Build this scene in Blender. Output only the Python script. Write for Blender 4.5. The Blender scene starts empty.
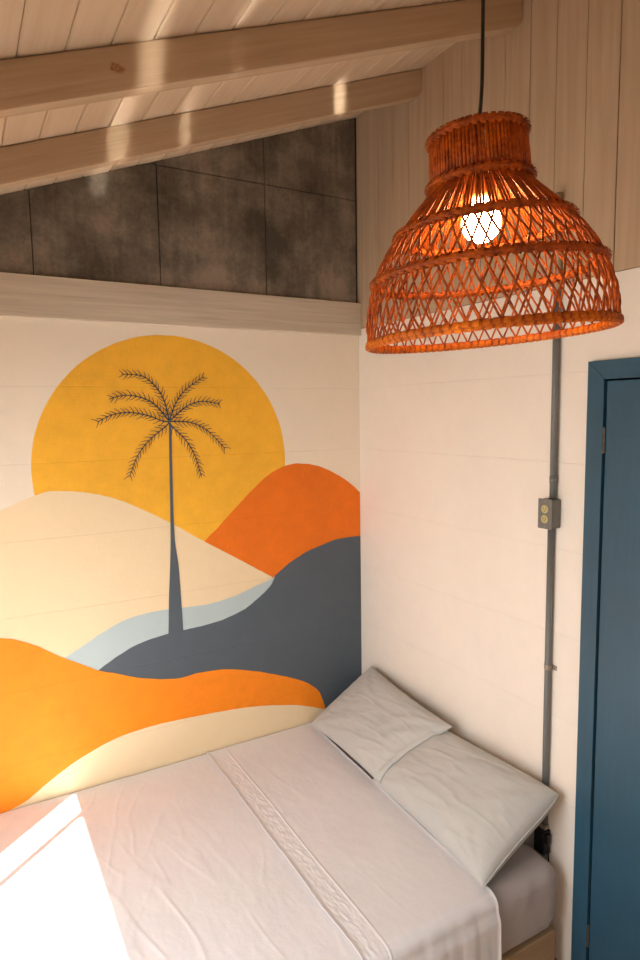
import bpy, bmesh, math, random
from mathutils import Vector, Matrix, noise

random.seed(7)
sc = bpy.context.scene
COL = sc.collection
PI = math.pi

# ------------------------------------------------------------------ helpers
def lin(c):
    return tuple(((v/12.92) if v <= .04045 else ((v+.055)/1.055)**2.4) for v in c)

def tag(o, label=None, cat=None, group=None, kind=None):
    if label: o['label'] = label
    if cat: o['category'] = cat
    if group: o['group'] = group
    if kind: o['kind'] = kind
    return o

def obj(name, bm, mat, parent=None, smooth=False, world=True, normals=True):
    """link a bmesh as one object; verts are given in world space unless world=False"""
    if normals: bmesh.ops.recalc_face_normals(bm, faces=bm.faces)
    me = bpy.data.meshes.new(name)
    if parent is not None and world:
        bpy.context.view_layer.update(); bm.transform(parent.matrix_world.inverted())
    bm.to_mesh(me); bm.free()
    if mat: me.materials.append(mat)
    if smooth:
        for p in me.polygons: p.use_smooth = True
    o = bpy.data.objects.new(name, me); COL.objects.link(o)
    if parent is not None: o.parent = parent
    return o

def rebase(o, p):
    """put the origin of a single-mesh thing at its base point"""
    p = Vector(p); o.data.transform(Matrix.Translation(-p)); o.location = p
    return o

def empty(name, loc, mat3=None):
    o = bpy.data.objects.new(name, None); COL.objects.link(o)
    o.empty_display_size = .1
    m = Matrix.Translation(Vector(loc))
    if mat3 is not None: m = m @ mat3.to_4x4()
    o.matrix_world = m
    bpy.context.view_layer.update()
    return o

def box(bm, x0, y0, z0, x1, y1, z1, bev=0, seg=2):
    m = Matrix.Translation(((x0+x1)/2, (y0+y1)/2, (z0+z1)/2)) @ Matrix.Diagonal((abs(x1-x0), abs(y1-y0), abs(z1-z0), 1))
    vs = bmesh.ops.create_cube(bm, size=1, matrix=m)['verts']
    if bev:
        es = list({e for v in vs for e in v.link_edges})
        bmesh.ops.bevel(bm, geom=es, offset=bev, segments=seg, profile=.5, affect='EDGES')
    return bm

def tube(bm, pts, rad, sides=8, closed=False, flat=1.0, up=None):
    """sweep a (possibly varying) radius along points"""
    pts = [Vector(p) for p in pts]; n = len(pts); rings = []
    prev = None
    for i, p in enumerate(pts):
        a = pts[(i-1) % n] if (closed or i > 0) else p
        b = pts[(i+1) % n] if (closed or i < n-1) else p
        t = (b-a).normalized()
        if prev is None:
            ref = Vector(up) if up else (Vector((0, 0, 1)) if abs(t.z) < .9 else Vector((1, 0, 0)))
            nx = t.cross(ref).normalized()
        else:
            nx = (prev - t*prev.dot(t)).normalized()
        prev = nx; ny = t.cross(nx)
        r = rad[i] if isinstance(rad, (list, tuple)) else rad
        rings.append([bm.verts.new(p + nx*r*math.cos(2*PI*k/sides) + ny*r*flat*math.sin(2*PI*k/sides)) for k in range(sides)])
    m = n if closed else n-1
    for i in range(m):
        A, B = rings[i], rings[(i+1) % n]
        for k in range(sides):
            bm.faces.new((A[k], A[(k+1) % sides], B[(k+1) % sides], B[k]))
    if not closed:
        bm.faces.new(rings[0][::-1]); bm.faces.new(rings[-1])
    return bm

def lathe(bm, prof, seg=48, M=None):
    rings = []
    for (r, z) in prof:
        if r < 1e-6: rings.append([bm.verts.new((0, 0, z))])
        else: rings.append([bm.verts.new((r*math.cos(2*PI*k/seg), r*math.sin(2*PI*k/seg), z)) for k in range(seg)])
    for A, B in zip(rings, rings[1:]):
        for k in range(seg):
            a0, a1 = A[k % len(A)], A[(k+1) % len(A)]; b0, b1 = B[k % len(B)], B[(k+1) % len(B)]
            f = [v for i, v in enumerate((a0, a1, b1, b0)) if v not in (a0, a1, b1, b0)[:i]]
            if len(f) > 2: bm.faces.new(f)
    if M is not None: bm.transform(M)
    return bm

def spline(pts, n=6):
    P = [Vector(p) for p in pts]; out = []
    Q = [P[0]*2-P[1]] + P + [P[-1]*2-P[-2]]
    for i in range(1, len(Q)-2):
        p0, p1, p2, p3 = Q[i-1:i+3]
        for k in range(n):
            t = k/n
            out.append(.5*((2*p1)+(p2-p0)*t+(2*p0-5*p1+4*p2-p3)*t*t+(3*p1-p0-3*p2+p3)*t**3))
    out.append(P[-1])
    return out

def fbm(x, y, z=0, o=4):
    return noise.fractal(Vector((x, y, z)), 1.0, 2.0, o)

def sstep(a, b, x):
    t = max(0., min(1., (x-a)/(b-a))); return t*t*(3-2*t)

# ------------------------------------------------------------------ materials
class NT:
    def __init__(s, name):
        s.m = bpy.data.materials.new(name); s.m.use_nodes = True
        s.t = s.m.node_tree; s.b = s.t.nodes['Principled BSDF']
    def n(s, typ, **kw):
        nd = s.t.nodes.new(typ)
        for k, v in kw.items():
            if k in nd.inputs.keys() and not hasattr(nd, k): nd.inputs[k].default_value = v
            elif hasattr(nd, k): setattr(nd, k, v)
            else: nd.inputs[k].default_value = v
        return nd
    def l(s, a, b): s.t.links.new(a, b)
    def pos(s, scale=(1, 1, 1), rot=(0, 0, 0), local=False):
        g = s.n('ShaderNodeTexCoord').outputs['Object'] if local else s.n('ShaderNodeNewGeometry').outputs['Position']
        mp = s.n('ShaderNodeMapping'); mp.inputs['Scale'].default_value = scale; mp.inputs['Rotation'].default_value = rot
        if s.tilt:
            pr = s.n('ShaderNodeMapping'); pr.inputs['Rotation'].default_value = (0, s.tilt, 0); s.l(g, pr.inputs['Vector']); g = pr.outputs[0]
        s.l(g, mp.inputs['Vector']); return mp.outputs[0]
    tilt = 0
    def noise(s, vec, scale, detail=4, rough=.55, dist=0):
        nd = s.n('ShaderNodeTexNoise'); s.l(vec, nd.inputs['Vector'])
        nd.inputs['Scale'].default_value = scale; nd.inputs['Detail'].default_value = detail
        nd.inputs['Roughness'].default_value = rough; nd.inputs['Distortion'].default_value = dist
        return nd.outputs['Fac']
    def ramp(s, fac, stops):
        r = s.n('ShaderNodeValToRGB'); s.l(fac, r.inputs[0]); e = r.color_ramp.elements
        while len(e) < len(stops): e.new(.5)
        for el, (p, c) in zip(e, stops): el.position = p; el.color = (*c, 1)
        return r.outputs[0]
    def mix(s, fac, a, b, blend='MIX'):
        m = s.n('ShaderNodeMix'); m.data_type = 'RGBA'; m.blend_type = blend
        for idx, v in ((0, fac), (6, a), (7, b)):
            if isinstance(v, (int, float)): m.inputs[idx].default_value = v
            elif isinstance(v, tuple): m.inputs[idx].default_value = (*v, 1)
            else: s.l(v, m.inputs[idx])
        return m.outputs[2]
    def math(s, op, a, b=0., c=0.):
        m = s.n('ShaderNodeMath'); m.operation = op
        for i, v in enumerate((a, b, c)):
            if isinstance(v, (int, float)): m.inputs[i].default_value = v
            else: s.l(v, m.inputs[i])
        return m.outputs[0]
    def bump(s, h, strength, dist, prev=None):
        b = s.n('ShaderNodeBump'); b.inputs['Strength'].default_value = strength; b.inputs['Distance'].default_value = dist
        s.l(h, b.inputs['Height'])
        if prev: s.l(prev, b.inputs['Normal'])
        return b.outputs[0]
    def done(s, col=None, rough=.6, normal=None, **kw):
        if col is not None:
            if isinstance(col, tuple): s.b.inputs['Base Color'].default_value = (*col, 1)
            else: s.l(col, s.b.inputs['Base Color'])
        if isinstance(rough, (int, float)): s.b.inputs['Roughness'].default_value = rough
        else: s.l(rough, s.b.inputs['Roughness'])
        if normal: s.l(normal, s.b.inputs['Normal'])
        for k, v in kw.items(): s.b.inputs[k.replace('_', ' ')].default_value = v
        return s.m

def simple(name, srgb, rough=.5, **kw):
    s = NT(name); p = s.pos(local=True); c = lin(srgb)
    f = s.noise(p, 40, 3)
    col = s.mix(f, tuple(v*.88 for v in c), tuple(min(1, v*1.1) for v in c))
    return s.done(col, rough, **kw)

def painted_block(name, srgb, axis, mott=.10, rough=.75):
    """emulsion on rendered concrete block: faint joints, brush marks and pitting"""
    s = NT(name); c = lin(srgb)
    rot = (PI/2, 0, 0) if axis == 'x' else (PI/2, 0, 0)
    p = s.pos()
    sep = s.n('ShaderNodeSeparateXYZ'); s.l(p, sep.inputs[0])
    com = s.n('ShaderNodeCombineXYZ'); s.l(sep.outputs[0 if axis == 'x' else 1], com.inputs[0]); s.l(s.math('ADD', sep.outputs[2], -.015), com.inputs[1])
    wob = s.noise(p, 6, 2)
    br = s.n('ShaderNodeTexBrick'); s.l(com.outputs[0], br.inputs['Vector'])
    for k, v in dict(Scale=1, ).items(): br.inputs[k].default_value = v
    br.inputs['Mortar Size'].default_value = .0035; br.inputs['Mortar Smooth'].default_value = .6
    br.inputs['Brick Width'].default_value = 60; br.inputs['Row Height'].default_value = .315
    joint = s.math('MULTIPLY', br.outputs['Fac'], s.math('MULTIPLY', wob, .9))
    big = s.noise(p, 2.6, 4, .6); mid = s.noise(p, 14, 4, .6); fine = s.noise(p, 220, 3, .6)
    fx = s.noise(s.pos((30, 30, 260)), 1, 3, .6)       # horizontal brush drag
    fz = s.noise(s.pos((260, 260, 24)), 1, 3, .6)      # vertical brush drag
    m = s.math('ADD', s.math('MULTIPLY', big, .5), s.math('ADD', s.math('MULTIPLY', mid, .3), s.math('MULTIPLY', s.math('ADD', fx, fz), .2)))
    col = s.ramp(m, [(.35, tuple(v*(1-mott) for v in c)), (.75, tuple(min(1, v*(1+mott*.6)) for v in c))])
    col = s.mix(s.math('MULTIPLY', joint, .12), col, tuple(v*.62 for v in c))
    h = s.math('ADD', s.math('MULTIPLY', fine, .5), s.math('ADD', fx, fz))
    n1 = s.bump(h, .35, .0012)
    n2 = s.bump(s.math('ADD', s.math('MULTIPLY', joint, -1.), s.math('MULTIPLY', mid, .6)), .5, .004, n1)
    return s.done(col, rough, n2)

def wood(name, light, dark, along, pitch=None, pax=0, poff=0, rough=.6, line=.25, knots=True, tilt=0):
    """white-washed pine; along = grain axis, pitch = board width for board-to-board change"""
    s = NT(name); L, D = lin(light), lin(dark); s.tilt = tilt
    sc_ = [34, 34, 34]; sc_[along] = 1.3
    v = s.pos(tuple(sc_))
    if pitch:
        geo = s.pos(); sep = s.n('ShaderNodeSeparateXYZ'); s.l(geo, sep.inputs[0])
        idx = s.math('FLOOR', s.math('DIVIDE', s.math('SUBTRACT', sep.outputs[pax], poff), pitch))
        wn = s.n('ShaderNodeTexWhiteNoise'); wn.noise_dimensions = '1D'; s.l(idx, wn.inputs['W'])
        vm = s.n('ShaderNodeVectorMath'); vm.operation = 'MULTIPLY_ADD'
        s.l(wn.outputs['Color'], vm.inputs[0]); vm.inputs[1].default_value = (40, 40, 40); s.l(v, vm.inputs[2])
        v = vm.outputs[0]
    g = s.noise(v, 1.0, 6, .62, .8)
    sc2 = [9, 9, 9]; sc2[along] = .7
    v2 = s.pos(tuple(sc2)); g2 = s.noise(v2, 1, 3, .5, 1.5)
    m = s.math('ADD', s.math('MULTIPLY', g, .65), s.math('MULTIPLY', g2, .35))
    if pitch: m = s.math('ADD', m, s.math('MULTIPLY', s.math('SUBTRACT', wn.outputs['Value'], .5), .05))
    col = s.ramp(m, [(.32, D), (.5, tuple((a+b)/2 for a, b in zip(L, D))), (.66, L)])
    # thin darker pores
    sc3 = [150, 150, 150]; sc3[along] = 4
    g3 = s.noise(s.pos(tuple(sc3)), 1, 3, .6)
    por = s.ramp(g3, [(.56, (0, 0, 0)), (.70, (1, 1, 1))])
    col = s.mix(s.math('MULTIPLY', por, line), col, tuple(v*.6 for v in D))
    if knots:
        sv = [3.6, 3.6, 3.6]; sv[along] = 1.5
        vo = s.n('ShaderNodeTexVoronoi'); s.l(s.pos(tuple(sv)), vo.inputs['Vector']); vo.inputs['Scale'].default_value = 1
        k = s.ramp(vo.outputs['Distance'], [(.03, (1, 1, 1)), (.075, (0, 0, 0))])
        col = s.mix(s.math('MULTIPLY', k, .55), col, tuple(a*b for a, b in zip(D, (.55, .42, .32))))
    n = s.bump(s.math('ADD', m, s.math('MULTIPLY', g3, .5)), .35, .0015)
    return s.done(col, .85, n, Specular_IOR_Level=.25)

def cloth(name, srgb, rough=.85, tone=.06):
    s = NT(name); c = lin(srgb)
    p = s.pos(local=True)
    a = s.noise(s.pos((420, 40, 60), local=True), 1, 2); b = s.noise(s.pos((40, 420, 60), local=True), 1, 2)
    w = s.math('ADD', a, b); big = s.noise(p, 5, 3)
    col = s.ramp(s.math('ADD', s.math('MULTIPLY', w, .3), s.math('MULTIPLY', big, .4)), [(.3, tuple(v*(1-tone) for v in c)), (.75, tuple(min(1, v*(1+tone)) for v in c))])
    n = s.bump(w, .2, .0006)
    n = s.bump(s.noise(p, 38, 4, .55, .8), .25, .003, n)
    m = s.done(col, rough, n, Sheen_Weight=.15)
    return m

M_wallL = painted_block('wall_paint_mural_side', (.92, .875, .80), 'x', .05)
M_wallR = painted_block('wall_paint_door_side', (.92, .89, .845), 'y', .05)
M_plank = wood('whitewashed_plank', (.76, .67, .565), (.69, .60, .49), 2, .12, 1, .045, line=.15)
M_ceil = wood('whitewashed_ceiling_board', (.84, .76, .66), (.79, .70, .595), 1, .1115, 0, .01, line=.10)
def add_knot(m, at, R=.017):
    s = NT.__new__(NT); s.m = m; s.t = m.node_tree; s.b = s.t.nodes['Principled BSDF']
    src = s.b.inputs['Base Color'].links[0].from_socket
    g = s.n('ShaderNodeNewGeometry').outputs['Position']
    d = s.n('ShaderNodeVectorMath'); d.operation = 'SUBTRACT'; s.l(g, d.inputs[0]); d.inputs[1].default_value = at
    mu = s.n('ShaderNodeVectorMath'); mu.operation = 'MULTIPLY'; s.l(d.outputs[0], mu.inputs[0]); mu.inputs[1].default_value = (.8, 1, 1.3)
    ln = s.n('ShaderNodeVectorMath'); ln.operation = 'LENGTH'; s.l(mu.outputs[0], ln.inputs[0])
    q = s.math('ADD', s.math('DIVIDE', ln.outputs['Value'], R), s.math('MULTIPLY', s.math('SUBTRACT', s.noise(g, 90, 3), .5), 1.3))
    f = s.ramp(q, [(.0, (.75, .75, .75)), (.35, (.35, .35, .35)), (.6, (.8, .8, .8)), (1., (0, 0, 0))])
    s.l(s.mix(f, src, lin((.52, .32, .20))), s.b.inputs['Base Color'])
M_raft = wood('rafter_wood', (.78, .69, .58), (.70, .60, .49), 0, line=.2, tilt=-.3627, knots=False)
add_knot(M_raft, (1.446, 1.087, 2.974))
M_beam = wood('beam_wood', (.83, .785, .71), (.72, .665, .59), 0, line=.3)
M_floor = wood('floor_wood', (.66, .52, .33), (.54, .40, .24), 1, .14, 0, 0, .45, .3)
M_base = wood('bed_base_wood', (.70, .60, .48), (.60, .50, .38), 0, line=.2, knots=False)

PC = dict(sun=(.94, .70, .18), dune=(.905, .82, .67), orange2=(.90, .445, .015), blue=(.69, .755, .765),
          slate=(.31, .35, .385), orange=(.95, .53, .02), cream=(.90, .82, .67))
M_paint = {k: painted_block('mural_paint_'+k, v, 'x', {'slate': .14, 'blue': .05, 'dune': .05, 'cream': .05}.get(k, .20)) for k, v in PC.items()}
M_line = simple('mural_paint_palm', (.23, .27, .31), .75)

def mk_cement():
    s = NT('fibre_cement')
    p = s.pos()
    a = s.noise(p, 3.2, 6, .65); b = s.noise(s.pos((26, 26, 2.2)), 1, 4, .6); c = s.noise(p, 60, 3)
    m = s.math('ADD', s.math('MULTIPLY', a, .75), s.math('ADD', s.math('MULTIPLY', b, .15), s.math('MULTIPLY', c, .1)))
    col = s.ramp(m, [(.40, lin((.30, .275, .24))), (.50, lin((.43, .395, .345))), (.62, lin((.58, .53, .47)))])
    return s.done(col, .7, s.bump(m, .3, .002))
M_cement = mk_cement()
M_joint = simple('dark_joint', (.12, .10, .09), .9)

def mk_blue():
    s = NT('blue_gloss_paint'); p = s.pos()
    v = s.noise(s.pos((90, 90, 7)), 1, 4, .6); b = s.noise(p, 2.5, 3)
    c = lin((.155, .315, .40))
    col = s.ramp(s.math('ADD', s.math('MULTIPLY', v, .5), s.math('MULTIPLY', b, .5)), [(.35, tuple(k*.86 for k in c)), (.7, tuple(k*1.12 for k in c))])
    return s.done(col, .42, s.bump(v, .12, .001))
M_blue = mk_blue()
M_steel = simple('aged_steel', (.58, .54, .49), .4, Metallic=.4)
M_hinge = simple('tarnished_hinge', (.34, .31, .28), .5, Metallic=.4)
M_pipe = simple('grey_plastic_pipe', (.42, .43, .42), .5)
M_boxp = simple('grey_outlet_plastic', (.42, .42, .40), .5)
M_socket = simple('yellowed_socket', (.72, .68, .48), .5)
M_black = simple('black_plastic', (.05, .05, .05), .4)
M_hole = simple('socket_hole', (.03, .03, .03), .8)
M_sheet = cloth('bed_sheet_cotton', (.875, .875, .885))
M_fitted = cloth('fitted_sheet_cotton', (.67, .64, .63))
M_pillow = cloth('pillowcase_cotton', (.725, .73, .715))
M_back = simple('room_plaster', (.81, .73, .62), .85)

def mk_rattan(name, base, dark):
    s = NT(name)
    p = s.pos(local=True)
    a = s.noise(p, 45, 4, .6); b = s.noise(s.pos((160, 160, 160), local=True), 1, 2)
    col = s.ramp(s.math('ADD', s.math('MULTIPLY', a, .6), s.math('MULTIPLY', b, .4)), [(.36, lin(dark)), (.62, lin(base))])
    m = s.done(col, .6, s.bump(b, .3, .0008), Specular_IOR_Level=.3)
    return m
M_rat = mk_rattan('orange_rattan', (.77, .355, .012), (.42, .145, .006))
M_rat2 = mk_rattan('orange_rattan_rim', (.86, .46, .06), (.62, .26, .03))
M_woodsock = simple('lamp_socket_wood', (.72, .42, .18), .5)

def mk_bulb():
    s = NT('glowing_bulb')
    s.b.inputs['Base Color'].default_value = (1, .95, .88, 1)
    s.b.inputs['Emission Color'].default_value = (1, .70, .36, 1)
    s.b.inputs['Emission Strength'].default_value = 48
    return s.m
M_bulb = mk_bulb()

# ------------------------------------------------------------------ room shell
XR, YR = 2.6, 3.6                 # far walls (behind the camera's view)
def ceil_z(x): return 3.581 - .3795*x
SPLIT = 2.525                     # top of the painted blocks

def prism(bm, poly, axis, a, b):
    """extrude a polygon given in the two other axes"""
    def P(u, v, w): return {0: (w, u, v), 1: (u, w, v), 2: (u, v, w)}[axis]
    A = [bm.verts.new(P(u, v, a)) for u, v in poly]; B = [bm.verts.new(P(u, v, b)) for u, v in poly]
    n = len(poly); bm.faces.new(A); bm.faces.new(B[::-1])
    for i in range(n): bm.faces.new((A[i], B[i], B[(i+1) % n], A[(i+1) % n]))
    return bm

floor = obj('floor', box(bmesh.new(), -.15, -.15, -.1, XR+.15, YR+.15, 0), M_floor); tag(floor, kind='structure')

# mural wall: painted blocks below the beam, solid upper backing
bm = bmesh.new(); box(bm, -.15, -.15, 0, XR+.15, 0, 2.60)
wl = obj('wall_left', bm, M_wallL); tag(wl, 'cream painted block wall carrying the desert mural', kind='structure')
# gable infill of dark fibre-cement panels, one wall surface with recessed joints
bm = bmesh.new()
prism(bm, [(-.15, 2.6), (XR+.1, 2.6), (XR+.1, ceil_z(XR+.1)+.01), (-.15, ceil_z(-.15)+.01)], 1, -.12, -.014)
g = obj('gable_backing', bm, M_joint, wl)
bm = bmesh.new(); e = .0022
xs = [.012 + .5135*k for k in range(7)]
for k in range(6):
    x0, x1 = xs[k]+e, min(xs[k+1]-e, XR)
    if x0 >= XR: break
    for (z0, z1) in ((2.6, 3.17-e), (3.17+e, 4)):
        t0, t1 = min(z1, ceil_z(x0)-.002), min(z1, ceil_z(x1)-.002)
        if t0 <= z0: continue
        if t1 <= z0:
            xe = (3.581-.002-z0)/.3795
            prism(bm, [(x0, z0), (xe, z0), (x0, t0)], 1, -.014, -.002)
        else:
            poly = [(x0, z0), (x1, z0), (x1, t1)]
            if t0 >= z1 and t1 < z1: poly.append(((3.579-z1)/.3795, z1))
            poly.append((x0, t0)); prism(bm, poly, 1, -.014, -.002)
g = obj('gable_panel', bm, M_cement, wl); g['label'] = 'dark brown-grey fibre cement gable panels'

# door wall: painted blocks to SPLIT, vertical planks above; hole for the door
D0, D1, DZ = 1.472, 2.30, 2.192
bm = bmesh.new()
box(bm, -.15, 0, 0, 0, D0, SPLIT); box(bm, -.15, D0, DZ, 0, D1, SPLIT); box(bm, -.15, D1, 0, 0, YR+.15, SPLIT)
wr = obj('wall_right', bm, M_wallR); tag(wr, 'cream painted block wall beside the blue door', kind='structure')
bm = bmesh.new(); box(bm, -.15, 0, SPLIT, -.012, YR+.15, ceil_z(0)+.05)
obj('plank_backing', bm, M_joint, wr)
bm = bmesh.new(); t = -.0745+.0
edges = [-.012, .182, .301, .42, .542, .658, .764, .885, 1.003, 1.123, 1.240, 1.362, 1.483]
while edges[-1] < YR: edges.append(edges[-1]+.12)
for a, b in zip(edges, edges[1:]):
    gp = random.choice((.0006, .0010, .0016))
    box(bm, -.012, a+gp, SPLIT+.003, random.uniform(-.0012, .0006), b-gp, ceil_z(0)+.02, .0012, 1)
o = obj('plank_cladding', bm, M_plank, wr); o['label'] = 'whitewashed vertical planks above the blocks'

# walls behind and beside the camera
bm = bmesh.new(); prism(bm, [(-.15, 0), (XR+.15, 0), (XR+.15, ceil_z(XR+.15)), (-.15, ceil_z(0)+.057)], 1, YR, YR+.15)
tag(obj('wall_back', bm, M_back), kind='structure')
WY0, WY1, WZ0, WZ1 = .958, 2.35, .55, 2.335      # window in the foot-side wall
bm = bmesh.new()
for a in ((0, WY0, 0, 2.66), (WY1, YR, 0, 2.66), (WY0, WY1, 0, WZ0), (WY0, WY1, WZ1, 2.66)):
    box(bm, XR, a[0], a[2], XR+.12, a[1], a[3])
tag(obj('wall_side', bm, M_back), kind='structure')
bm = bmesh.new(); f = .03
box(bm, XR+.02, WY0+.176, WZ0, XR+.045, WY0+.200, WZ1)
box(bm, XR+.03, WY0, WZ0-.03, XR+.14, WY1, WZ0)
w = obj('window_1', bm, M_back); tag(w, kind='structure')

# sloping boarded ceiling (boards run parallel to the door wall)
bm = bmesh.new()
prism(bm, [(-.15, ceil_z(-.15)+.014), (XR+.12, ceil_z(XR+.12)+.014), (XR+.12, ceil_z(XR+.12)+.1), (-.15, ceil_z(-.15)+.1)], 1, -.15, YR+.15)
cl = obj('ceiling', bm, M_joint); tag(cl, 'sloping whitewashed boarded ceiling', kind='structure')
bm = bmesh.new(); x = .0065-.1115
while x < XR+.0:
    a, b = x+.0008, x+.1115-.0008
    prof = [(a, .014), (a, .0036), (a+.0062, 0), (b-.0062, 0), (b, .0036), (b, .014)]
    prism(bm, [(u, ceil_z(u)+v) for u, v in prof], 1, -.14, YR+.1)
    # thin tongue closing the gap at the bottom of the groove
    x += .1115
o = obj('ceiling_board', bm, M_ceil, cl)

# ------------------------------------------------------------------ rafters and wall beam
RW, RD = .052, .113
def rafter(y1, label):
    bm = bmesh.new()
    e = .0042
    pts = [(.001, ceil_z(0)-e), (.001, ceil_z(0)-RD+.018), (.028, ceil_z(.028)-RD-.002), (XR-.001, ceil_z(XR)-RD), (XR-.001, ceil_z(XR)-e)]
    prism(bm, pts, 1, y1-RW, y1)
    bmesh.ops.bevel(bm, geom=[ed for ed in bm.edges if abs(ed.verts[0].co.y-ed.verts[1].co.y) < 1e-5], offset=.0025, segments=2, affect='EDGES')
    prism(bm, [(.01, ceil_z(.01)-.01), (XR-.01, ceil_z(XR-.01)-.01), (XR-.01, ceil_z(XR-.01)+.001), (.01, ceil_z(.01)+.001)], 1, y1-RW+.008, y1-.008)
    o = obj('roof_rafter', bm, M_raft)
    rebase(o, (0, y1-RW/2, ceil_z(0)-RD))
    tag(o, label, 'beam', None); return o
rafter(.517, 'sloping whitewashed wooden rafter against the dark gable panels, lower of the two in view')
rafter(1.087, 'sloping whitewashed wooden rafter nearer the camera, upper one with the small dark knot')

bm = bmesh.new(); box(bm, .002, -.0005, 2.49, XR-.002, .024, 2.655, .002, 2)
o = obj('wooden_beam', bm, M_beam); rebase(o, (0, 0, 2.49))
tag(o, 'horizontal whitewashed timber board between the mural and the dark gable panels', 'beam')

# ------------------------------------------------------------------ mural
MU = {
'dune_top': [(2.1, 1.50), (1.95, 1.59), (1.805, 1.675), (1.731, 1.72), (1.675, 1.744), (1.614, 1.768), (1.552, 1.784), (1.494, 1.784), (1.407, 1.771), (1.305, 1.743), (1.2, 1.695), (1.046, 1.607), (0.883, 1.498), (0.747, 1.413), (0.641, 1.345), (0.535, 1.277)],
'blue_top': [(0.522, 1.278), (0.551, 1.264), (0.628, 1.244), (0.714, 1.217), (0.826, 1.198), (0.918, 1.193), (1.062, 1.201), (1.164, 1.2), (1.263, 1.185), (1.36, 1.148), (1.441, 1.105), (1.525, 1.064)],
'orange_top': [(2.1, 1.20), (1.95, 1.215), (1.834, 1.209), (1.762, 1.199), (1.694, 1.174), (1.638, 1.144), (1.579, 1.102), (1.525, 1.064), (1.458, 1.023), (1.389, 0.98), (1.3, 0.942), (1.204, 0.902), (1.076, 0.868), (1.004, 0.862), (0.93, 0.866), (0.788, 0.852), (0.64, 0.809), (0.484, 0.748), (0.356, 0.686), (0.282, 0.624), (0.255, 0.567), (0.237, 0.507)],
'orange_bot': [(2.1, .40), (1.882, 0.435), (1.808, 0.45), (1.716, 0.472), (1.598, 0.542), (1.484, 0.599), (1.336, 0.646), (1.178, 0.662), (1.002, 0.657), (0.787, 0.642), (0.617, 0.62), (0.404, 0.571), (0.237, 0.507)],
'blue_bot': [(0.523, 1.272), (0.551, 1.228), (0.621, 1.177), (0.698, 1.134), (0.796, 1.106), (0.907, 1.093), (1.0, 1.089), (1.076, 1.085), (1.183, 1.07), (1.269, 1.043), (1.341, 1.007), (1.389, 0.98)],
'slate_top': [(0.522, 1.28), (0.436, 1.336), (0.343, 1.378), (0.247, 1.406), (0.155, 1.426), (0.054, 1.430), (0.003, 1.428)],
'orange2_top': [(0.883, 1.498), (0.813, 1.558), (0.716, 1.648), (0.614, 1.738), (0.526, 1.802), (0.442, 1.834), (0.363, 1.84), (0.261, 1.822), (0.15, 1.774), (0.051, 1.709), (0.003, 1.665)],
'trunkL': [(1.03, 2.055), (1.036, 1.846), (1.043, 1.552), (1.051, 1.407), (1.062, 1.263), (1.072, 1.079)],
'trunkR': [(1.019, 2.055), (1.023, 1.845), (1.025, 1.549), (1.012, 1.402), (1.006, 1.254), (1.001, 1.075)],
'fronds': [[(1.028, 2.07), (1.05, 2.164), (1.089, 2.226), (1.143, 2.266), (1.223, 2.272)], [(1.029, 2.068), (1.093, 2.143), (1.16, 2.175), (1.227, 2.181), (1.287, 2.165)], [(1.029, 2.063), (1.06, 2.068), (1.123, 2.093), (1.204, 2.107), (1.277, 2.098), (1.337, 2.069)], [(1.029, 2.060), (1.048, 2.041), (1.113, 1.991), (1.172, 1.924), (1.214, 1.83)], [(1.025, 2.07), (1.020, 2.09), (0.993, 2.15), (0.948, 2.206), (0.864, 2.264)], [(1.025, 2.068), (0.951, 2.128), (0.876, 2.154), (0.784, 2.142)], [(1.029, 2.063), (1.004, 2.065), (0.924, 2.057), (0.85, 2.019), (0.768, 1.936)], [(1.026, 2.058), (1.015, 2.04), (0.956, 1.979), (0.915, 1.906), (0.885, 1.802)]]}
def S(k): return [tuple(v) for v in spline([Vector((a, b, 0)) for a, b in MU[k]], 6)]
def wob(poly): return [(p[0]+.0015*noise.noise(Vector((p[0]*30, p[1]*30, 1))), p[1]+.002*noise.noise(Vector((p[0]*30, p[1]*30, 5)))) for p in poly]
mural = empty('mural', (.97, 0, .45))
tag(mural, 'hand-painted wall mural of a yellow sun, rolling dunes and a tall palm', 'mural')
def paint(name, poly, layer, mat, label=None, parent=None, w=True):
    bm = bmesh.new(); y = .0006*layer
    poly = wob(poly) if w else poly
    vs = [bm.verts.new((p[0], y, p[1])) for p in poly]
    f = bm.faces.new(vs); f.normal_update(); bmesh.ops.triangulate(bm, faces=[f])
    for f in bm.faces:
        f.normal_update()
        if f.normal.y < 0: f.normal_flip()
    o = obj(name, bm, mat, parent or mural, normals=False)
    if label: o['label'] = label
    return o
paint('sun', [(1.028+.580*math.cos(a), 1.866+.581*math.sin(a)) for a in (2*PI*k/96 for k in range(96))], 1, M_paint['sun'], 'large mustard yellow sun disc')
paint('dune', S('dune_top')+[(.52, 1.2), (2.1, .95)], 2, M_paint['dune'], 'pale sand-coloured dune behind the palm trunk')
paint('dune', S('orange2_top')+[(.003, 1.38), (.522, 1.25), (.60, 1.30), (.747, 1.413)], 1.6, M_paint['orange2'], 'deep orange dune right of the sun')
paint('river', S('blue_top')+[(1.42, .95), (.522, 1.15)], 3, M_paint['blue'], 'pale grey-blue band')
sl = S('slate_top')
paint('dune', sl+[(.003, .40), (.25, .40), (.30, .60), (.8, .76), (1.2, .84)]+S('blue_bot')[::-1], 4, M_paint['slate'], 'dark slate blue hill')
paint('dune', S('orange_bot')+[(.237, .40), (2.1, .38)], 5, M_paint['cream'], 'low cream dune along the mattress')
paint('dune', S('orange_top')+S('orange_bot')[::-1][1:], 6, M_paint['orange'], 'bright orange wave in the foreground')

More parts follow.
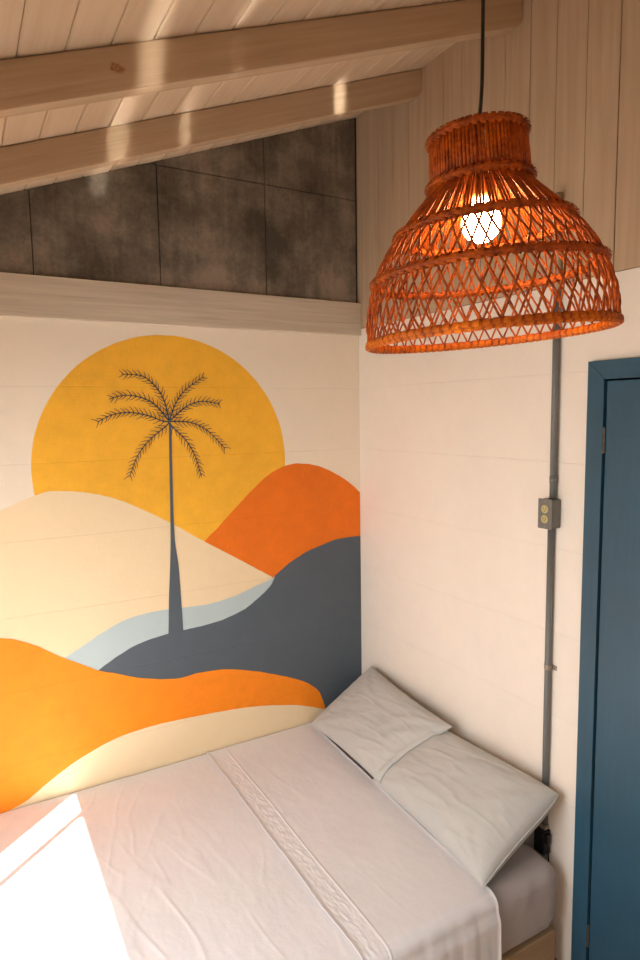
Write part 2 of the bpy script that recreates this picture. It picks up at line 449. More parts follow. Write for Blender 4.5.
palm_m = M_line
tL = spline([Vector((a, b, 0)) for a, b in MU['trunkL']], 6); tR = spline([Vector((a, b, 0)) for a, b in MU['trunkR']], 6)
palm = paint('palm_tree', [(v.x, v.y) for v in tL]+[(v.x, v.y) for v in tR[::-1]], 7, M_paint['slate'], 'dark slate palm trunk and crown', w=False)
def flatline(bm, pts, w0, w1, y):
    n = len(pts); L = []; R = []
    for i, p in enumerate(pts):
        t = (pts[min(i+1, n-1)]-pts[max(i-1, 0)]).normalized(); nn = Vector((-t.y, t.x, 0)); w = w0+(w1-w0)*i/(n-1)
        L.append(bm.verts.new((p.x+nn.x*w/2, y, p.y+nn.y*w/2))); R.append(bm.verts.new((p.x-nn.x*w/2, y, p.y-nn.y*w/2)))
    for i in range(n-1): bm.faces.new((L[i], L[i+1], R[i+1], R[i]))
for fi, fr in enumerate(MU['fronds']):
    bm = bmesh.new(); y = .0006*8+.00005*fi
    pts = spline([Vector((a, b, 0)) for a, b in fr], 10)
    flatline(bm, pts, .0060, .0032, y)
    ln = [0]
    for a, b in zip(pts, pts[1:]): ln.append(ln[-1]+(b-a).length)
    tot = ln[-1]; d = .022
    while d < tot:
        i = max(j for j in range(len(ln)) if ln[j] <= d); i = min(i, len(pts)-2)
        p = pts[i].lerp(pts[i+1], (d-ln[i])/max(1e-6, ln[i+1]-ln[i])); t = (pts[i+1]-pts[i]).normalized()
        for s in (-1, 1):
            a = math.radians(random.uniform(42, 58))*s
            q = Vector((t.x*math.cos(a)-t.y*math.sin(a), t.x*math.sin(a)+t.y*math.cos(a), 0))
            L_ = random.uniform(.026, .038)*(1-.25*d/tot)
            mid = p+q*L_*.55+t*.001; end = p+q*L_+t*.006
            flatline(bm, [p, mid, end], .0040, .0018, y)
        d += random.uniform(.018, .022)
    for f in bm.faces:
        f.normal_update()
        if f.normal.y < 0: f.normal_flip()
    obj('palm_frond', bm, palm_m, palm, normals=False)

# ------------------------------------------------------------------ door
d = empty('door_1', (0, D0, 0)); tag(d, 'blue painted door in the cream wall', kind='structure')
bm = bmesh.new(); F0, FZ, fp = 1.414, 2.249, .018
# mitred architrave
def mitre(pts, x1):
    A = [bm.verts.new((-.002, p[0], p[1])) for p in pts]; B = [bm.verts.new((x1, p[0], p[1])) for p in pts]
    n = len(pts); bm.faces.new(A); bm.faces.new(B[::-1])
    for i in range(n): bm.faces.new((A[i], B[i], B[(i+1) % n], A[(i+1) % n]))
g_ = .0008
mitre([(F0, 0), (D0+.004, 0), (D0+.004, DZ-.004-g_), (F0, FZ-g_)], fp)
mitre([(F0+g_, FZ), (D0+.004+g_, DZ-.004), (D1-.004, DZ-.004), (D1+.06, FZ)], fp)
mitre([(D1-.004, 0), (D1+.06, 0), (D1+.06, FZ-.001), (D1-.004, DZ-.005)], fp)
box(bm, -.15, D0, 0, -.002, D0+.003, DZ); box(bm, -.15, D0, DZ-.003, -.002, D1, DZ); box(bm, -.15, D1-.003, 0, -.002, D1, DZ)
obj('door_frame', bm, M_blue, d)
bm = bmesh.new(); box(bm, -.030, D0+.0095, .008, .010, D1-.006, DZ-.010, .0015, 1)
leaf = obj('door_leaf', bm, M_blue, d)
bm = bmesh.new(); box(bm, -.14, D0+.003, 0, -.05, D1-.003, DZ-.003)
obj('door_recess', bm, M_hole, d)
for z0 in (1.945, .17):
    bm = bmesh.new()
    for k in range(3):
        tube(bm, [(.0125, D0+.0068, z0+.029*k+.001), (.0125, D0+.0068, z0+.029*k+.0275)], .0052, 10)
    box(bm, -.006, D0+.0045, z0+.003, .010, D0+.0062, z0+.083)
    o = obj('hinge', bm, M_hinge, d); o['label'] = 'tarnished metal hinge'
bm = bmesh.new()
tube(bm, [(.008, D1-.07, 1.02), (.055, D1-.07, 1.02)], .009, 12); tube(bm, [(.055, D1-.062, 1.02), (.055, D1-.19, 1.02)], .009, 12); box(bm, .009, D1-.09, .93, .013, D1-.05, 1.09, .001, 1)
obj('handle', bm, M_steel, d)

# ------------------------------------------------------------------ conduit and outlets
CT = 1.277
c = empty('electrical_conduit', (.014, CT, 0))
tag(c, 'thin grey vertical conduit pipe running up the cream wall left of the blue door', 'pipe')
bm = bmesh.new(); tube(bm, [(.0145, CT, .02), (.0145, CT, .409)], .0125, 16); tube(bm, [(.0145, CT, .526), (.0145, CT-.001, 1.0), (.0145, CT-.001, 1.6655)], .0125, 16)
obj('pipe', bm, M_pipe, c, True)
bm = bmesh.new(); tube(bm, [(.0145, CT+.003, 1.7745), (.0145, CT+.002, 2.2), (.0145, CT+.001, 2.50)], .0125, 16)
obj('pipe', bm, M_pipe, c, True)
bm = bmesh.new(); tube(bm, [(.0145, CT+.001, 2.50), (.0145, CT-.002, 2.83)], .0125, 16)
o = obj('pipe', bm, simple('beige_painted_pipe', (.66, .57, .46), .6), c, True); o['label'] = 'upper length painted beige'
for z0 in (1.135, .62):
    bm = bmesh.new()
    pr = [(.0005, -.028), (.003, -.028), (.003, -.0155)] + [(.0145+.0150*math.cos(a), .0150*math.sin(a)) for a in [math.radians(x) for x in range(-130, 131, 20)]] + [(.003, .0155), (.003, .028), (.0005, .028)]
    A = [bm.verts.new((x, CT+yy, z0)) for x, yy in pr]; B = [bm.verts.new((x, CT+yy, z0+.018)) for x, yy in pr]
    for i in range(len(pr)-1): bm.faces.new((A[i], B[i], B[i+1], A[i+1]))
    bmesh.ops.recalc_face_normals(bm, faces=bm.faces); bmesh.ops.solidify(bm, geom=bm.faces[:], thickness=.0012)
    o = obj('clamp', bm, M_steel, c); o['label'] = 'metal pipe clamp'
bm = bmesh.new(); tube(bm, [(.0145, CT+.0035, 1.83), (.0145, CT+.0035, 1.855)], .0142, 16)
obj('coupling', bm, M_pipe, c, True)

def outlet(z0, label, mat, plug=False):
    t = empty('outlet_box', (0, CT, z0)); tag(t, label, 'outlet')
    bm = bmesh.new(); box(bm, .0005, CT-.029, z0, .048, CT+.029, z0+.104, .004, 2)
    obj('box_body', bm, mat, t)
    bm = bmesh.new(); box(bm, .0475, CT-.031, z0-.002, .0515, CT+.031, z0+.106, .0015, 2)
    obj('cover_plate', bm, mat, t)
    for zz in (z0+.034, z0+.070):
        bm = bmesh.new(); lathe(bm, [(0, .0), (.0150, 0), (.0150, .0022), (.0135, .0034), (0, .0034)], 24, Matrix.Translation((.0510, CT, zz)) @ Matrix.Rotation(PI/2, 4, 'Y'))
        so = obj('socket', bm, M_socket if not plug else M_black, t)
        if not plug: so['label'] = 'yellowed round socket'
        bm = bmesh.new()
        for yy in (-.0055, .0055): box(bm, .0535, CT+yy-.001, zz-.002, .0548, CT+yy+.001, zz+.005)
        tube(bm, [(.0535, CT, zz-.007), (.0548, CT, zz-.007)], .0022, 10)
        obj('socket_hole', bm, M_hole, so)
    for zz in (z0+.006, z0+.098):
        bm = bmesh.new(); tube(bm, [(.0508, CT, zz), (.0523, CT, zz)], .0028, 10)
        obj('screw', bm, M_steel, t)
    return t
outlet(1.668, 'grey surface-mounted double outlet box on the conduit at door mid-height', M_boxp)
t = empty('outlet_box', (0, CT, .42)); tag(t, 'black outlet box and plug low on the wall, wedged between pillow and mattress head', 'outlet')
bm = bmesh.new(); box(bm, .0005, CT-.03, .41, .038, CT+.020, .504, .004, 2); obj('box_body', bm, M_black, t)
bm = bmesh.new(); box(bm, .012, CT+.0195, .458, .034, CT+.034, .498, .005, 2); obj('plug', bm, M_black, t)
bm = bmesh.new(); box(bm, .006, CT-.016, .508, .03, CT+.016, .524, .002, 2); o = obj('pipe_fitting', bm, M_steel, t); o['label'] = 'bare metal pipe fitting'
bm = bmesh.new(); tube(bm, spline([(.024, CT+.028, .460), (.024, CT+.028, .44), (.020, CT+.028, .36), (.02, CT+.034, .2), (.016, CT+.028, .03)], 6), .0032, 8)
obj('cable', bm, M_black, t, True)

# ------------------------------------------------------------------ bed
BX0, BX1, BY0, BY1, BZ, BB = .048, 1.95, .006, 1.384, .447, .185
bed = empty('bed', ((BX0+BX1)/2, (BY0+BY1)/2, 0))
tag(bed, 'low double bed with grey fitted sheet in the corner under the mural', 'bed')
bm = bmesh.new(); box(bm, BX0+.014, BY0+.01, .0, BX1-.02, BY1-.004, BB-.001, .006, 2)
obj('bed_base', bm, M_base, bed)

def mattress():
    bm = bmesh.new(); nx, ny, nz = 96, 72, 16
    pts = {}
    hx, hy, hz = (BX1-BX0)/2, (BY1-BY0)/2, (BZ-BB)/2; cx, cy, cz = (BX0+BX1)/2, (BY0+BY1)/2, (BZ+BB)/2
    r, rt = .060, .055
    def surf(u, v, w):
        x, y, z = u*hx, v*hy, w*hz
        # plan corner rounding
        ix, iy = hx-r, hy-r; px = max(-ix, min(ix, x)); py = max(-iy, min(iy, y)); dx, dy = x-px, y-py
        L = math.hypot(dx, dy); m = max(abs(dx), abs(dy))
        if L > 1e-9: dx, dy = dx/L*m, dy/L*m
        # vertical rounding
        k = m/r if r else 0; iz = hz-rt; ez = max(0, abs(z)-iz)/rt
        out = math.hypot(k, 0)
        if ez > 0 and k > 0:
            mm = max(ez, k); LL = math.hypot(ez, k); f = mm/LL
            dx *= f; dy *= f; z = math.copysign(iz+rt*ez*f, z)
        X, Y, Z = cx+px+dx, cy+py+dy, cz+z
        side = sstep(.6, 1, k)
        bulge = .010*(1-(w**2))*side
        L2 = math.hypot(dx, dy) or 1
        X += dx/L2*bulge if k > .3 else 0; Y += dy/L2*bulge if k > .3 else 0
        # fabric pull folds near corners and lower edge
        cor = math.exp(-((abs(x)-hx)**2+(abs(y)-hy)**2)/.06)
        ang = math.atan2(Y-(cy+math.copysign(hy, y)), Z-BB+.2+abs(X-(cx+math.copysign(hx, x)))*.6)
        X += math.copysign(1, x)*side*.004*fbm(Y*18+ang*4, Z*10, 3)*(.4+cor*1.6)
        Y += math.copysign(1, y)*side*.004*fbm(X*22+Z*7, Z*7, 5)*(.5+cor)
        Z += .002*fbm(X*8, Y*8, 2)*(1-side)
        X = max(X, .022); Y = max(.0048, Y)
        return Vector((X, Y, Z))
    def grid(f, a, b):
        V = [[bm.verts.new(f(i/a*2-1, j/b*2-1)) for j in range(b+1)] for i in range(a+1)]
        for i in range(a):
            for j in range(b): bm.faces.new((V[i][j], V[i+1][j], V[i+1][j+1], V[i][j+1]))
    grid(lambda a, b: surf(a, b, 1), nx, ny); grid(lambda a, b: surf(a, b, -1), nx, ny)
    grid(lambda a, b: surf(a, 1, b), nx, nz); grid(lambda a, b: surf(a, -1, b), nx, nz)
    grid(lambda a, b: surf(1, a, b), ny, nz); grid(lambda a, b: surf(-1, a, b), ny, nz)
    bmesh.ops.remove_doubles(bm, verts=bm.verts, dist=.0004)
    return bm
obj('mattress', mattress(), M_fitted, bed, True)

# ---- top sheet: lies over the mattress, turned down, hanging over the open side
def wr(x, y, seed, sx, sy, thr=.15):
    v = fbm(x*sx, y*sy, seed, 3)
    return max(0, abs(v) - thr)
def ridge(x, y, seed, sx, sy, w=.12):
    """thin crease ridges where the noise crosses zero"""
    v = noise.noise(Vector((x*sx, y*sy, seed)))+.35*noise.noise(Vector((x*sx*2.3, y*sy*2.3, seed+9)))
    return math.exp(-(v/w)**2)
HEM0, HEM1 = .816, .912
def drape(x, s, lift, z_end=.2, out=.0):
    """s = distance across the bed from the mural wall, continuing down the open side"""
    yt = BY1-.030
    if s <= yt: p = Vector((x, s, BZ+lift)); n = Vector((0, 0, 1)); k = 0
    else:
        R = .030+lift; a = (s-yt)/R
        if a < PI/2: p = Vector((x, yt+R*math.sin(a), BZ-.030+R*math.cos(a))); n = Vector((0, math.sin(a), math.cos(a))); k = a/(PI/2)
        else:
            dn = s-yt-R*PI/2; p = Vector((x, yt+R+out+.012*sstep(0, .05, dn), BZ-.030-dn)); n = Vector((0, 1, 0)); k = 1
    return p, n, k
def cloth_grid(name, x0f, x1, smax, nx, ns, lift, hfun, mat, parent, thick=.0016):
    bm = bmesh.new(); V = []
    for i in range(nx+1):
        row = []
        for j in range(ns+1):
            s = .0085 + (smax-.0085)*j/ns; x0 = x0f(s); x1_ = x1(s) if callable(x1) else x1
            x = x0+(x1_-x0)*i/nx
            p, n, k = drape(x, s, lift); h = hfun(x, s, k, i/nx)
            row.append(bm.verts.new(p+n*h))
        V.append(row)
    for i in range(nx):
        for j in range(ns): bm.faces.new((V[i][j], V[i+1][j], V[i+1][j+1], V[i][j+1]))
    bmesh.ops.recalc_face_normals(bm, faces=bm.faces)
    if bm.faces[0].normal.z < 0: bmesh.ops.reverse_faces(bm, faces=bm.faces)
    bmesh.ops.solidify(bm, geom=bm.faces[:], thickness=thick)
    return obj(name, bm, mat, parent, True)
sheet = empty('bed_sheet', (1.15, .69, BZ))
tag(sheet, 'pale pinkish white top sheet spread over the bed with its hemmed end turned down', 'bed sheet')
def h_main(x, s, k, u):
    top = 1-k
    w = top*(.0022*(fbm(x*3.2, s*2.4, 1, 3)) + .0008*fbm(x*14, s*6, 9, 3) + .0018*ridge(x+s*.18, s, 4, 9, 1.6, .10)*sstep(.2, .9, s)*sstep(.9, 1.3, x)
             + .0012*ridge(x-s*.35, s, 11, 7, 2.2, .09)*sstep(-.2, .5, fbm(x*1.5, s*1.5, 6, 2)))
    w += k*(.010*max(0, math.sin(x*34+2.2*noise.noise(Vector((x*3, 0, 2)))+s*4))*sstep(BY1, BY1+.2, s) + .006*fbm(x*14, s*2, 8, 2))
    return w+.003
cloth_grid('sheet_body', lambda s: .80, BX1-.012, BY1+.22, 300, 240, .0045, h_main, M_sheet, sheet)
def h_cuff(x, s, k, u):
    top = 1-.8*k
    w = top*(.0012*fbm(x*5, s*3.2, 21, 3)+.0006*fbm(x*16, s*11, 4, 3)+.0004*ridge(x+.1*s, s, 31, 6, 1.8, .07))
    w += k*(.005*max(0, math.sin(x*44+1.5*noise.noise(Vector((x*4, 1, 2)))+s*3))*sstep(BY1, BY1+.2, s)+.004*fbm(x*15, s*2, 18, 2))
    if x > HEM0:
        t = (x-HEM0)/(HEM1-HEM0)
        w += .0030*abs(fbm(x*46+s*10, s*22, 2, 3))*math.sin(PI*min(1, t))**.5
        w += .0012*fbm(x*12, s*26+x*14, 5, 3)
        w += .004*sstep(.75, 1, t)
    w += .0022*math.exp(-((x-HEM0-.002*math.sin(s*9))/.0035)**2)           # stitched seam line
    w += .0045*math.exp(-((1-u)/.02)**2)*(.6+.8*abs(noise.noise(Vector((s*7, 0, 0)))))   # rolled edge of the turned-down end
    w += .0035*math.exp(-(u/.012)**2)                                      # fold at the head end
    return w+.0045
cloth_grid('turned_down_cuff', lambda s: .335+.040*sstep(0, 1.38, s)+.003*noise.noise(Vector((s*4, 3, 3))),
           lambda s: HEM1+.006*noise.noise(Vector((s*5, 7, 1)))+.003*noise.noise(Vector((s*17, 7, 1))),
           BY1+.225, 260, 230, .0070, h_cuff, M_sheet, sheet)

# ------------------------------------------------------------------ pillows
def pillow(c00, c10, c11, c01, T, seed, label, zfloor, rnd=0., avoid=None):
    """c00,c10 = lower edge on the bed (mural side first), c01,c11 = upper edge at the wall"""
    c00, c10, c11, c01 = map(Vector, (c00, c10, c11, c01)); N = 90
    bm = bmesh.new()
    n0 = ((c10-c00).cross(c01-c00)).normalized()
    if n0.x < 0: n0 = -n0
    def pt(u, v, side):
        U, V_ = u, v
        a, b = u*2-1, v*2-1
        if rnd and a > 0 and b > 0:      # softened outer corners
            k_ = rnd*(abs(a)*abs(b))**2.5
            a *= 1-k_; b *= 1-k_; u, v = (a+1)/2, (b+1)/2
            a, b = max(-1, min(1, u*2-1)), max(-1, min(1, v*2-1))
        ed = lambda q: 1-abs(q)**3.2
        # concave edges between pointed corners
        uu = u + .022*a*0 - (.020*a)*(1-b*b)*abs(a)**3
        vv = v - (.028*b)*(1-a*a)*abs(b)**3
        p = c00.lerp(c10, uu).lerp(c01.lerp(c11, uu), vv)
        a_, b_ = (U*2-1), (V_*2-1); t = T*(max(0, ed(a_))*max(0, ed(b_)))**.46
        # creases from the corners and along the length
        rr = 0
        for (ca, cb) in ((-1, -1), (1, -1), (1, 1), (-1, 1)):
            dx, dy = a-ca, b-cb; rad = math.hypot(dx, dy); th = math.atan2(dy, dx)
            rr += .0030*math.exp(-(rad/.85)**2)*rad*1.6*math.sin(th*13+seed*2+noise.noise(Vector((a*2, b*2, seed)))*2.5)
        rr += .006*fbm(a*1.6+b*.4, b*1.6, seed, 3)*(1-abs(a_)**4)*(1-abs(b_)**4)
        rr += .0022*(ridge(a+.5*b, b-.3*a, seed+3, 1.1, 3.2, .16)-.3)+.0009*fbm(a*5+b*3, b*9-a*4, seed, 3)*(1-abs(a_)**3)*(1-abs(b_)**3)
        q = p+n0*side*(t+(rr if side > 0 else rr*.3)*min(1, t/T*1.6))
        q.z += .012*(1-b*b)*(1-a*a)
        if zfloor is not None:
            zf = zfloor
            if q.z < zf: q.z = zf+.0008*(side > 0)
        if q.x < .004: q.x = .004+(.002 if side > 0 else 0)
        q.y = max(q.y, .008)
        if avoid:      # rest on the pillow underneath
            hit = avoid.ray_cast(q+n0*.5, -n0, 1.0)
            if hit[0] is not None and hit[1].dot(n0) > .05:
                gap = (q-hit[0]).dot(n0); need = .0025 if side < 0 else .005+.55*t
                if gap < need: q = q+n0*(need-gap)
        return q
    A = [[bm.verts.new(pt(i/N, j/N, 1)) for j in range(N+1)] for i in range(N+1)]
    B = [[bm.verts.new(pt(i/N, j/N, -1)) for j in range(N+1)] for i in range(N+1)]
    for i in range(N):
        for j in range(N):
            bm.faces.new((A[i][j], A[i+1][j], A[i+1][j+1], A[i][j+1])); bm.faces.new((B[i][j], B[i][j+1], B[i+1][j+1], B[i+1][j]))
    bmesh.ops.remove_doubles(bm, verts=bm.verts, dist=.0006)
    bmesh.ops.recalc_face_normals(bm, faces=bm.faces)
    # seam piping around the open edge
    t = empty('pillow', tuple((c00+c10)/2)); tag(t, label, 'pillow', 'grey-white pillows propped on the wall')
    from mathutils.bvhtree import BVHTree
    tree = BVHTree.FromBMesh(bm)
    obj('pillowcase', bm, M_pillow, t, True)
    edge = [pt(k/40, 0, 1) for k in range(40)]+[pt(1, k/30, 1) for k in range(30)]+[pt(1-k/40, 1, 1) for k in range(40)]+[pt(0, 1-k/30, 1) for k in range(30)]
    bm = bmesh.new(); tube(bm, edge, .0022, 6, True); obj('seam', bm, M_pillow, t, True)
    return tree
ZF = .4635
under = pillow((.372, .640, ZF+.014), (.408, 1.358, ZF+.012), (.030, 1.385, .705), (.045, .690, .665), .088, 4.0,
       'light grey pillow at the open side of the bed, leaning beneath the conduit', ZF, .06)
pillow((.362, .060, ZF+.018), (.384, .715, ZF+.045), (.085, .835, .735), (.035, .150, .755), .058, 9.0,
       'light grey pillow in the corner against the mural, overlapping the other pillow', ZF, 0, under)

# ------------------------------------------------------------------ rattan pendant lamp
LC = Vector((1.045, 1.995, 2.221))
cr, cu, cf = Vector((-.867, .497, -.015)), Vector((0, 0, 1)), Vector((-.493, -.864, 0)).normalized()
ax = (cu - math.tan(math.radians(4.2))*cr - .018*cf).normalized()
xa = cr - ax*cr.dot(ax); xa.normalize(); ya = ax.cross(xa)
R3 = Matrix((xa, ya, ax)).transposed()
lamp = empty('pendant_lamp', LC, R3)
tag(lamp, 'orange woven rattan dome pendant lamp with lit bulb hanging on a black cord', 'lamp')
K = .965
ZS = .90
PROF = [(a*ZS, b*.972) for a, b in [(0, .2215), (.05, .2205), (.106, .2065), (.150, .187), (.193, .158), (.235, .123), (.275, .0865), (.285, .083)]]
PZ = [p[0] for p in PROF]
def rad(z):
    P = PROF
    for i in range(len(P)-1):
        if z <= P[i+1][0]:
            p0 = P[max(i-1, 0)]; p1 = P[i]; p2 = P[i+1]; p3 = P[min(i+2, len(P)-1)]
            t = (z-p1[0])/(p2[0]-p1[0]); h = p2[0]-p1[0]
            m1 = (p2[1]-p0[1])/(p2[0]-p0[0])*h; m2 = (p3[1]-p1[1])/(p3[0]-p1[0])*h if p3 != p2 else (p2[1]-p1[1])
            return K*((2*t**3-3*t*t+1)*p1[1]+(t**3-2*t*t+t)*m1+(-2*t**3+3*t*t)*p2[1]+(t**3-t*t)*m2)
    return K*P[-1][1]
def cyl(th, r, z): return Vector((r*math.cos(th), r*math.sin(th), z))
Z1, Z2, ZN, ZT = .103, .196*ZS, .281*ZS, .363*ZS
shade = obj('lampshade', (lambda bm: bm)(bmesh.new()), M_rat, lamp, True, world=False)
bm = bmesh.new()
N = 54; cell = 2*PI/N
def strand(i, sgn, z0, z1, turns, r=.0018, off=0, th0=0, n=9):
    pts = []
    for k in range(n+1):
        z = z0+(z1-z0)*k/n; th = i*cell+th0+sgn*turns*cell*(k/n)
        # weave: alternate over / under
        pts.append(cyl(th, rad(z)+off+.0012*sgn*math.cos(PI*2*turns*k/n), z))
    tube(bm, pts, r, 6)
for i in range(N):
    j = random.uniform(-.05, .05)
    for sgn in (1, -1):
        strand(i+j, sgn, .006, Z1, 1.9)
        strand(i+j, sgn, Z1, Z2, 1.45, off=.0004)
# fan of straight canes from the upper hoop to the neck, in pairs
NF = 44
for i in range(NF):
    a = 2*PI*i/NF
    for dlt in (-.016, .016, .05):
        pts = []
        for k in range(7):
            z = Z2-.002+(ZN-Z2+.006)*k/6
            pts.append(cyl(a+dlt*(1+.5*k/6)+random.uniform(-.002, .002), rad(z), z))
        tube(bm, pts, .0021 if abs(dlt) < .03 else .0017, 6)
# neck: dense upright canes
NC = 84
for i in range(NC):
    a = 2*PI*(i+random.uniform(-.12, .12))/NC
    tube(bm, [cyl(a, K*.0850, ZN-.006), cyl(a+random.uniform(-.01, .01), K*.083, (ZN+ZT)/2), cyl(a, K*.081, ZT)], .0030, 7)
    if 1: tube(bm, [cyl(a+PI/NC, K*.0785, ZN-.004), cyl(a, K*.076, ZT)], .0026, 6)
bm.to_mesh(shade.data); bm.free()
for p in shade.data.polygons: p.use_smooth = True

def bound_hoop(name, z, r, rr, nwrap, mat, flat=1.0, slant=1.0, label=None):
    """hoop bound with a spiral strip of peel: a lumpy torus with slanted wraps"""
    bm = bmesh.new()
    tube(bm, [cyl(2*PI*k/96, r, z) for k in range(96)], rr, 10, True)
    for i in range(nwrap):
        a0 = 2*PI*i/nwrap; wd = 2*PI/nwrap*.62
        ring = []
        for k in range(14):
            ph = 2*PI*k/14
            da = wd*.9*slant*math.sin(ph/2+.3)
            c = cyl(a0+da, r, z); rad_d = Vector((math.cos(a0+da), math.sin(a0+da), 0))
            ring.append(c+rad_d*math.cos(ph)*(rr+.0026)+Vector((0, 0, 1))*math.sin(ph)*(rr*flat+.0026))
        # strip with width along the hoop
        L = []; R_ = []
        for k in range(14):
            th = math.atan2(ring[k].y, ring[k].x); tv = Vector((-math.sin(th), math.cos(th), 0))
            w = r*wd*.5
            L.append(bm.verts.new(ring[k]-tv*w)); R_.append(bm.verts.new(ring[k]+tv*w))
        for k in range(13): bm.faces.new((L[k], R_[k], R_[k+1], L[k+1]))
    o = obj(name, bm, mat, shade, False, world=False)
    if label: o['label'] = label
    return o
bound_hoop('hoop', Z1, rad(Z1)+.001, .0052, 70, M_rat)
bound_hoop('hoop', Z2, rad(Z2)+.001, .0050, 56, M_rat)
bound_hoop('hoop', ZN, K*.0875, .0058, 40, M_rat)
bound_hoop('hoop', ZT, K*.0815, .0055, 40, M_rat)
# rim: flat band outside and inside, stitched, plus a rolled lower edge
bm = bmesh.new()
r0 = rad(0)
for (ro, t0) in ((r0+.0038, .0012), (r0-.0036, .0012)):
    P = [(ro-t0, -.003), (ro+t0, -.003), (ro+t0*1.5, .001), (ro+t0, .005), (ro-t0, .005), (ro-t0, -.003)]
    lathe(bm, P, 120)
tube(bm, [cyl(2*PI*k/120, r0+.001, -.003) for k in range(120)], .0034, 8, True)
tube(bm, [cyl(2*PI*k/120, r0+.001, .0055) for k in range(120)], .0028, 8, True)
o = obj('rim', bm, M_rat, shade, False, world=False); bm = bmesh.new()
for i in range(92):      # stitches: short vertical loops around the band
    a = 2*PI*i/92; w = .0048
    pts = [(r0+.0062, -.001), (r0+.0064, .002), (r0+.0052, .006), (r0+.001, .0092), (r0-.0046, .006), (r0-.0062, .002), (r0-.0056, -.003), (r0+.001, -.0074), (r0+.0064, -.004), (r0+.0062, -.001)]
    L = [bm.verts.new(cyl(a-w/r0+.02*q/10, p[0], p[1])) for q, p in enumerate(pts)]; R_ = [bm.verts.new(cyl(a+w/r0+.02*q/10, p[0], p[1])) for q, p in enumerate(pts)]
    for k in range(len(pts)-1): bm.faces.new((L[k], R_[k], R_[k+1], L[k+1]))
o = obj('rim_binding', bm, M_rat2, shade, False, world=False); o['label'] = 'paler orange peel strips stitched over the rim'

# bulb, socket and cord
Rinv = lamp.matrix_world.inverted()
B = Vector((1.043, 1.973, 2.417))
bm = bmesh.new(); lathe(bm, [(0, -.034)]+[(.034*math.sin(a), -.034*math.cos(a)) for a in [PI*k/16 for k in range(1, 14)]]+[(.0145, .034), (.0135, .046), (0, .046)], 32, Matrix.Translation(B))
obj('bulb', bm, M_bulb, lamp, True)
bm = bmesh.new(); lathe(bm, [(0, .040), (.020, .040), (.023, .045), (.021, .09), (.015, .104), (.006, .108), (0, .108)], 28, Matrix.Translation(B))
o = obj('lamp_socket', bm, M_woodsock, lamp, True)
topc = LC+ax*ZT
bm = bmesh.new()
cx_, cy_ = 1.030, 1.957
tube(bm, spline([tuple(B+Vector((0, 0, .105))), tuple(LC+ax*.29), tuple(topc+Vector((0, 0, .005))), (cx_+.0015, cy_+.001, topc.z+.09), (cx_-.001, cy_, topc.z+.2), (cx_, cy_, ceil_z(cx_)-.012)], 8), .0034, 10)
o = obj('cord', bm, M_black, lamp, True); o['label'] = 'thin black cord'
# spokes holding the socket at the neck
bm = bmesh.new()
for k in range(3):
    a = 2*PI*k/3+.4
    tube(bm, [Vector((B+Vector((0, 0, .098)))), (lamp.matrix_world @ cyl(a, K*.078, ZT-.006))], .0022, 6)
obj('spoke', bm, M_rat, lamp, True)
bm = bmesh.new(); lathe(bm, [(0, 0), (.045, 0), (.045, -.010), (.03, -.022), (0, -.024)], 32, Matrix.Translation((cx_, cy_, ceil_z(cx_))) @ Matrix.Rotation(math.atan(.3795), 4, 'Y'))
obj('ceiling_rose', bm, M_black, lamp, True)

# ------------------------------------------------------------------ light
def light(name, typ, loc, energy, col, direction=None, **kw):
    L = bpy.data.lights.new(name, typ); L.energy = energy; L.color = col
    for k, v in kw.items(): setattr(L, k, v)
    o = bpy.data.objects.new(name, L); COL.objects.link(o); o.location = loc
    if direction is not None: o.rotation_euler = Vector(direction).to_track_quat('-Z', 'Y').to_euler()
    return o
SUN_D = Vector((-.757, -.654, -1.19)).normalized()
light('sun_light', 'SUN', (4, 3, 5), 36, (1, .965, .90), SUN_D, angle=math.radians(.55))
light('window_daylight', 'AREA', (XR+.06, (WY0+WY1)/2, (WZ0+WZ1)/2), 38, (1, .98, .96), (-1, -.25, -.9), shape='RECTANGLE', size=WY1-WY0-.05, size_y=WZ1-WZ0-.05)
light('back_wall_fill', 'AREA', (1.7, YR-.03, 1.25), 14, (1, .97, .94), (-.2, -1, -.8), shape='RECTANGLE', size=1.3, size_y=1.9)  # added fill lamp in front of the solid back wall, no opening there
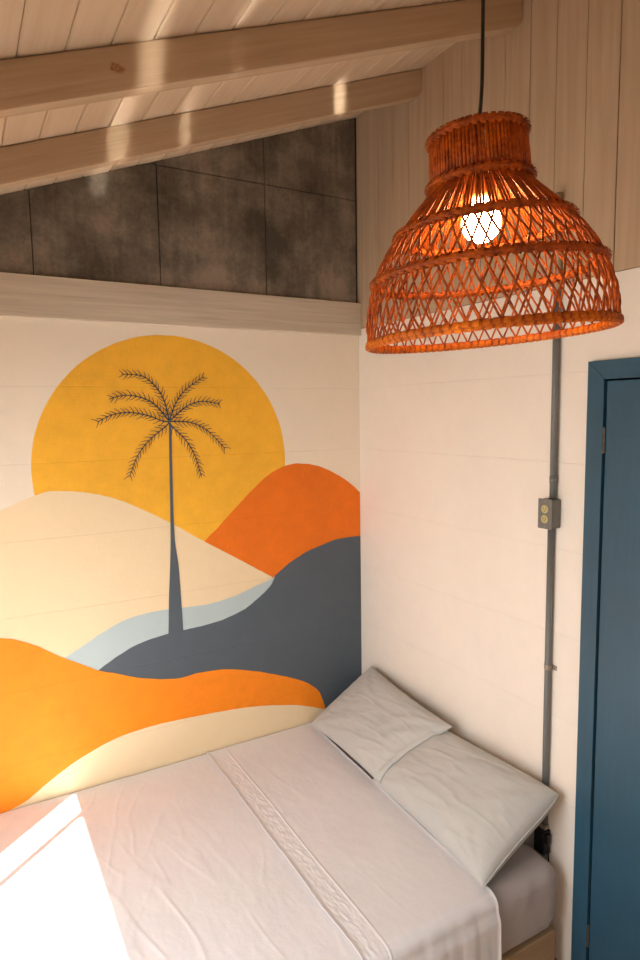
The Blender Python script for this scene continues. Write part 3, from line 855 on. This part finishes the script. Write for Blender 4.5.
# added narrow lamps standing in for reflected sunlight streaks on the roof timbers
def beam(name, src, dst, w_, h_, e_):
    src, dst = Vector(src), Vector(dst); d_ = (dst-src).normalized()
    L = bpy.data.lights.new(name, 'AREA'); L.shape = 'RECTANGLE'; L.size = w_; L.size_y = h_; L.spread = math.radians(1.0); L.energy = e_; L.color = (1, .93, .80)
    o = bpy.data.objects.new(name, L); COL.objects.link(o)
    z_ = -d_; x_ = Vector((1, 0, 0)); x_ = (x_-z_*x_.dot(z_)).normalized(); y_ = z_.cross(x_)
    m_ = Matrix((x_, y_, z_)).transposed().to_4x4(); m_.translation = src; o.matrix_world = m_
beam('reflected_sun_standin', (1.62, 3.35, .9), (1.34, .8, 2.95), .06, .9, .14)
beam('reflected_sun_standin', (1.36, 3.35, .9), (1.10, .8, 3.05), .025, .8, .05)
beam('reflected_sun_standin', (.62, 3.35, 1.0), (.425, .517, 3.37), .035, .12, .03)
w = bpy.data.worlds.new('sky'); sc.world = w; w.use_nodes = True
nt = w.node_tree; bg = nt.nodes['Background']
sky = nt.nodes.new('ShaderNodeTexSky'); sky.sky_type = 'NISHITA'; sky.sun_disc = False; sky.sun_elevation = math.radians(50)
nt.links.new(sky.outputs[0], bg.inputs[0]); bg.inputs[1].default_value = .15

# ------------------------------------------------------------------ camera
cam = bpy.data.cameras.new('camera'); co = bpy.data.objects.new('camera', cam); COL.objects.link(co)
cam.sensor_fit = 'VERTICAL'; cam.sensor_height = 36; cam.lens = 36*631.278/960; cam.clip_start = .02
fwd = Vector((-.493, -.864, -.105)).normalized(); r_ = Vector((-.867, .497, -.015)); r_ = (r_-fwd*r_.dot(fwd)).normalized(); u_ = r_.cross(fwd)
m = Matrix((r_, u_, -fwd)).transposed().to_4x4(); m.translation = Vector((1.858, 2.821, 2.091))
co.matrix_world = m
sc.camera = co

sc.view_settings.view_transform = 'Standard'; sc.view_settings.look = 'None'
sc.view_settings.gamma = 1; sc.view_settings.use_curve_mapping = False
sc.view_settings.exposure = .22
sc.cycles.use_denoising = True
sc.cycles.max_bounces = 10; sc.cycles.diffuse_bounces = 8
sc.cycles.sample_clamp_indirect = 6
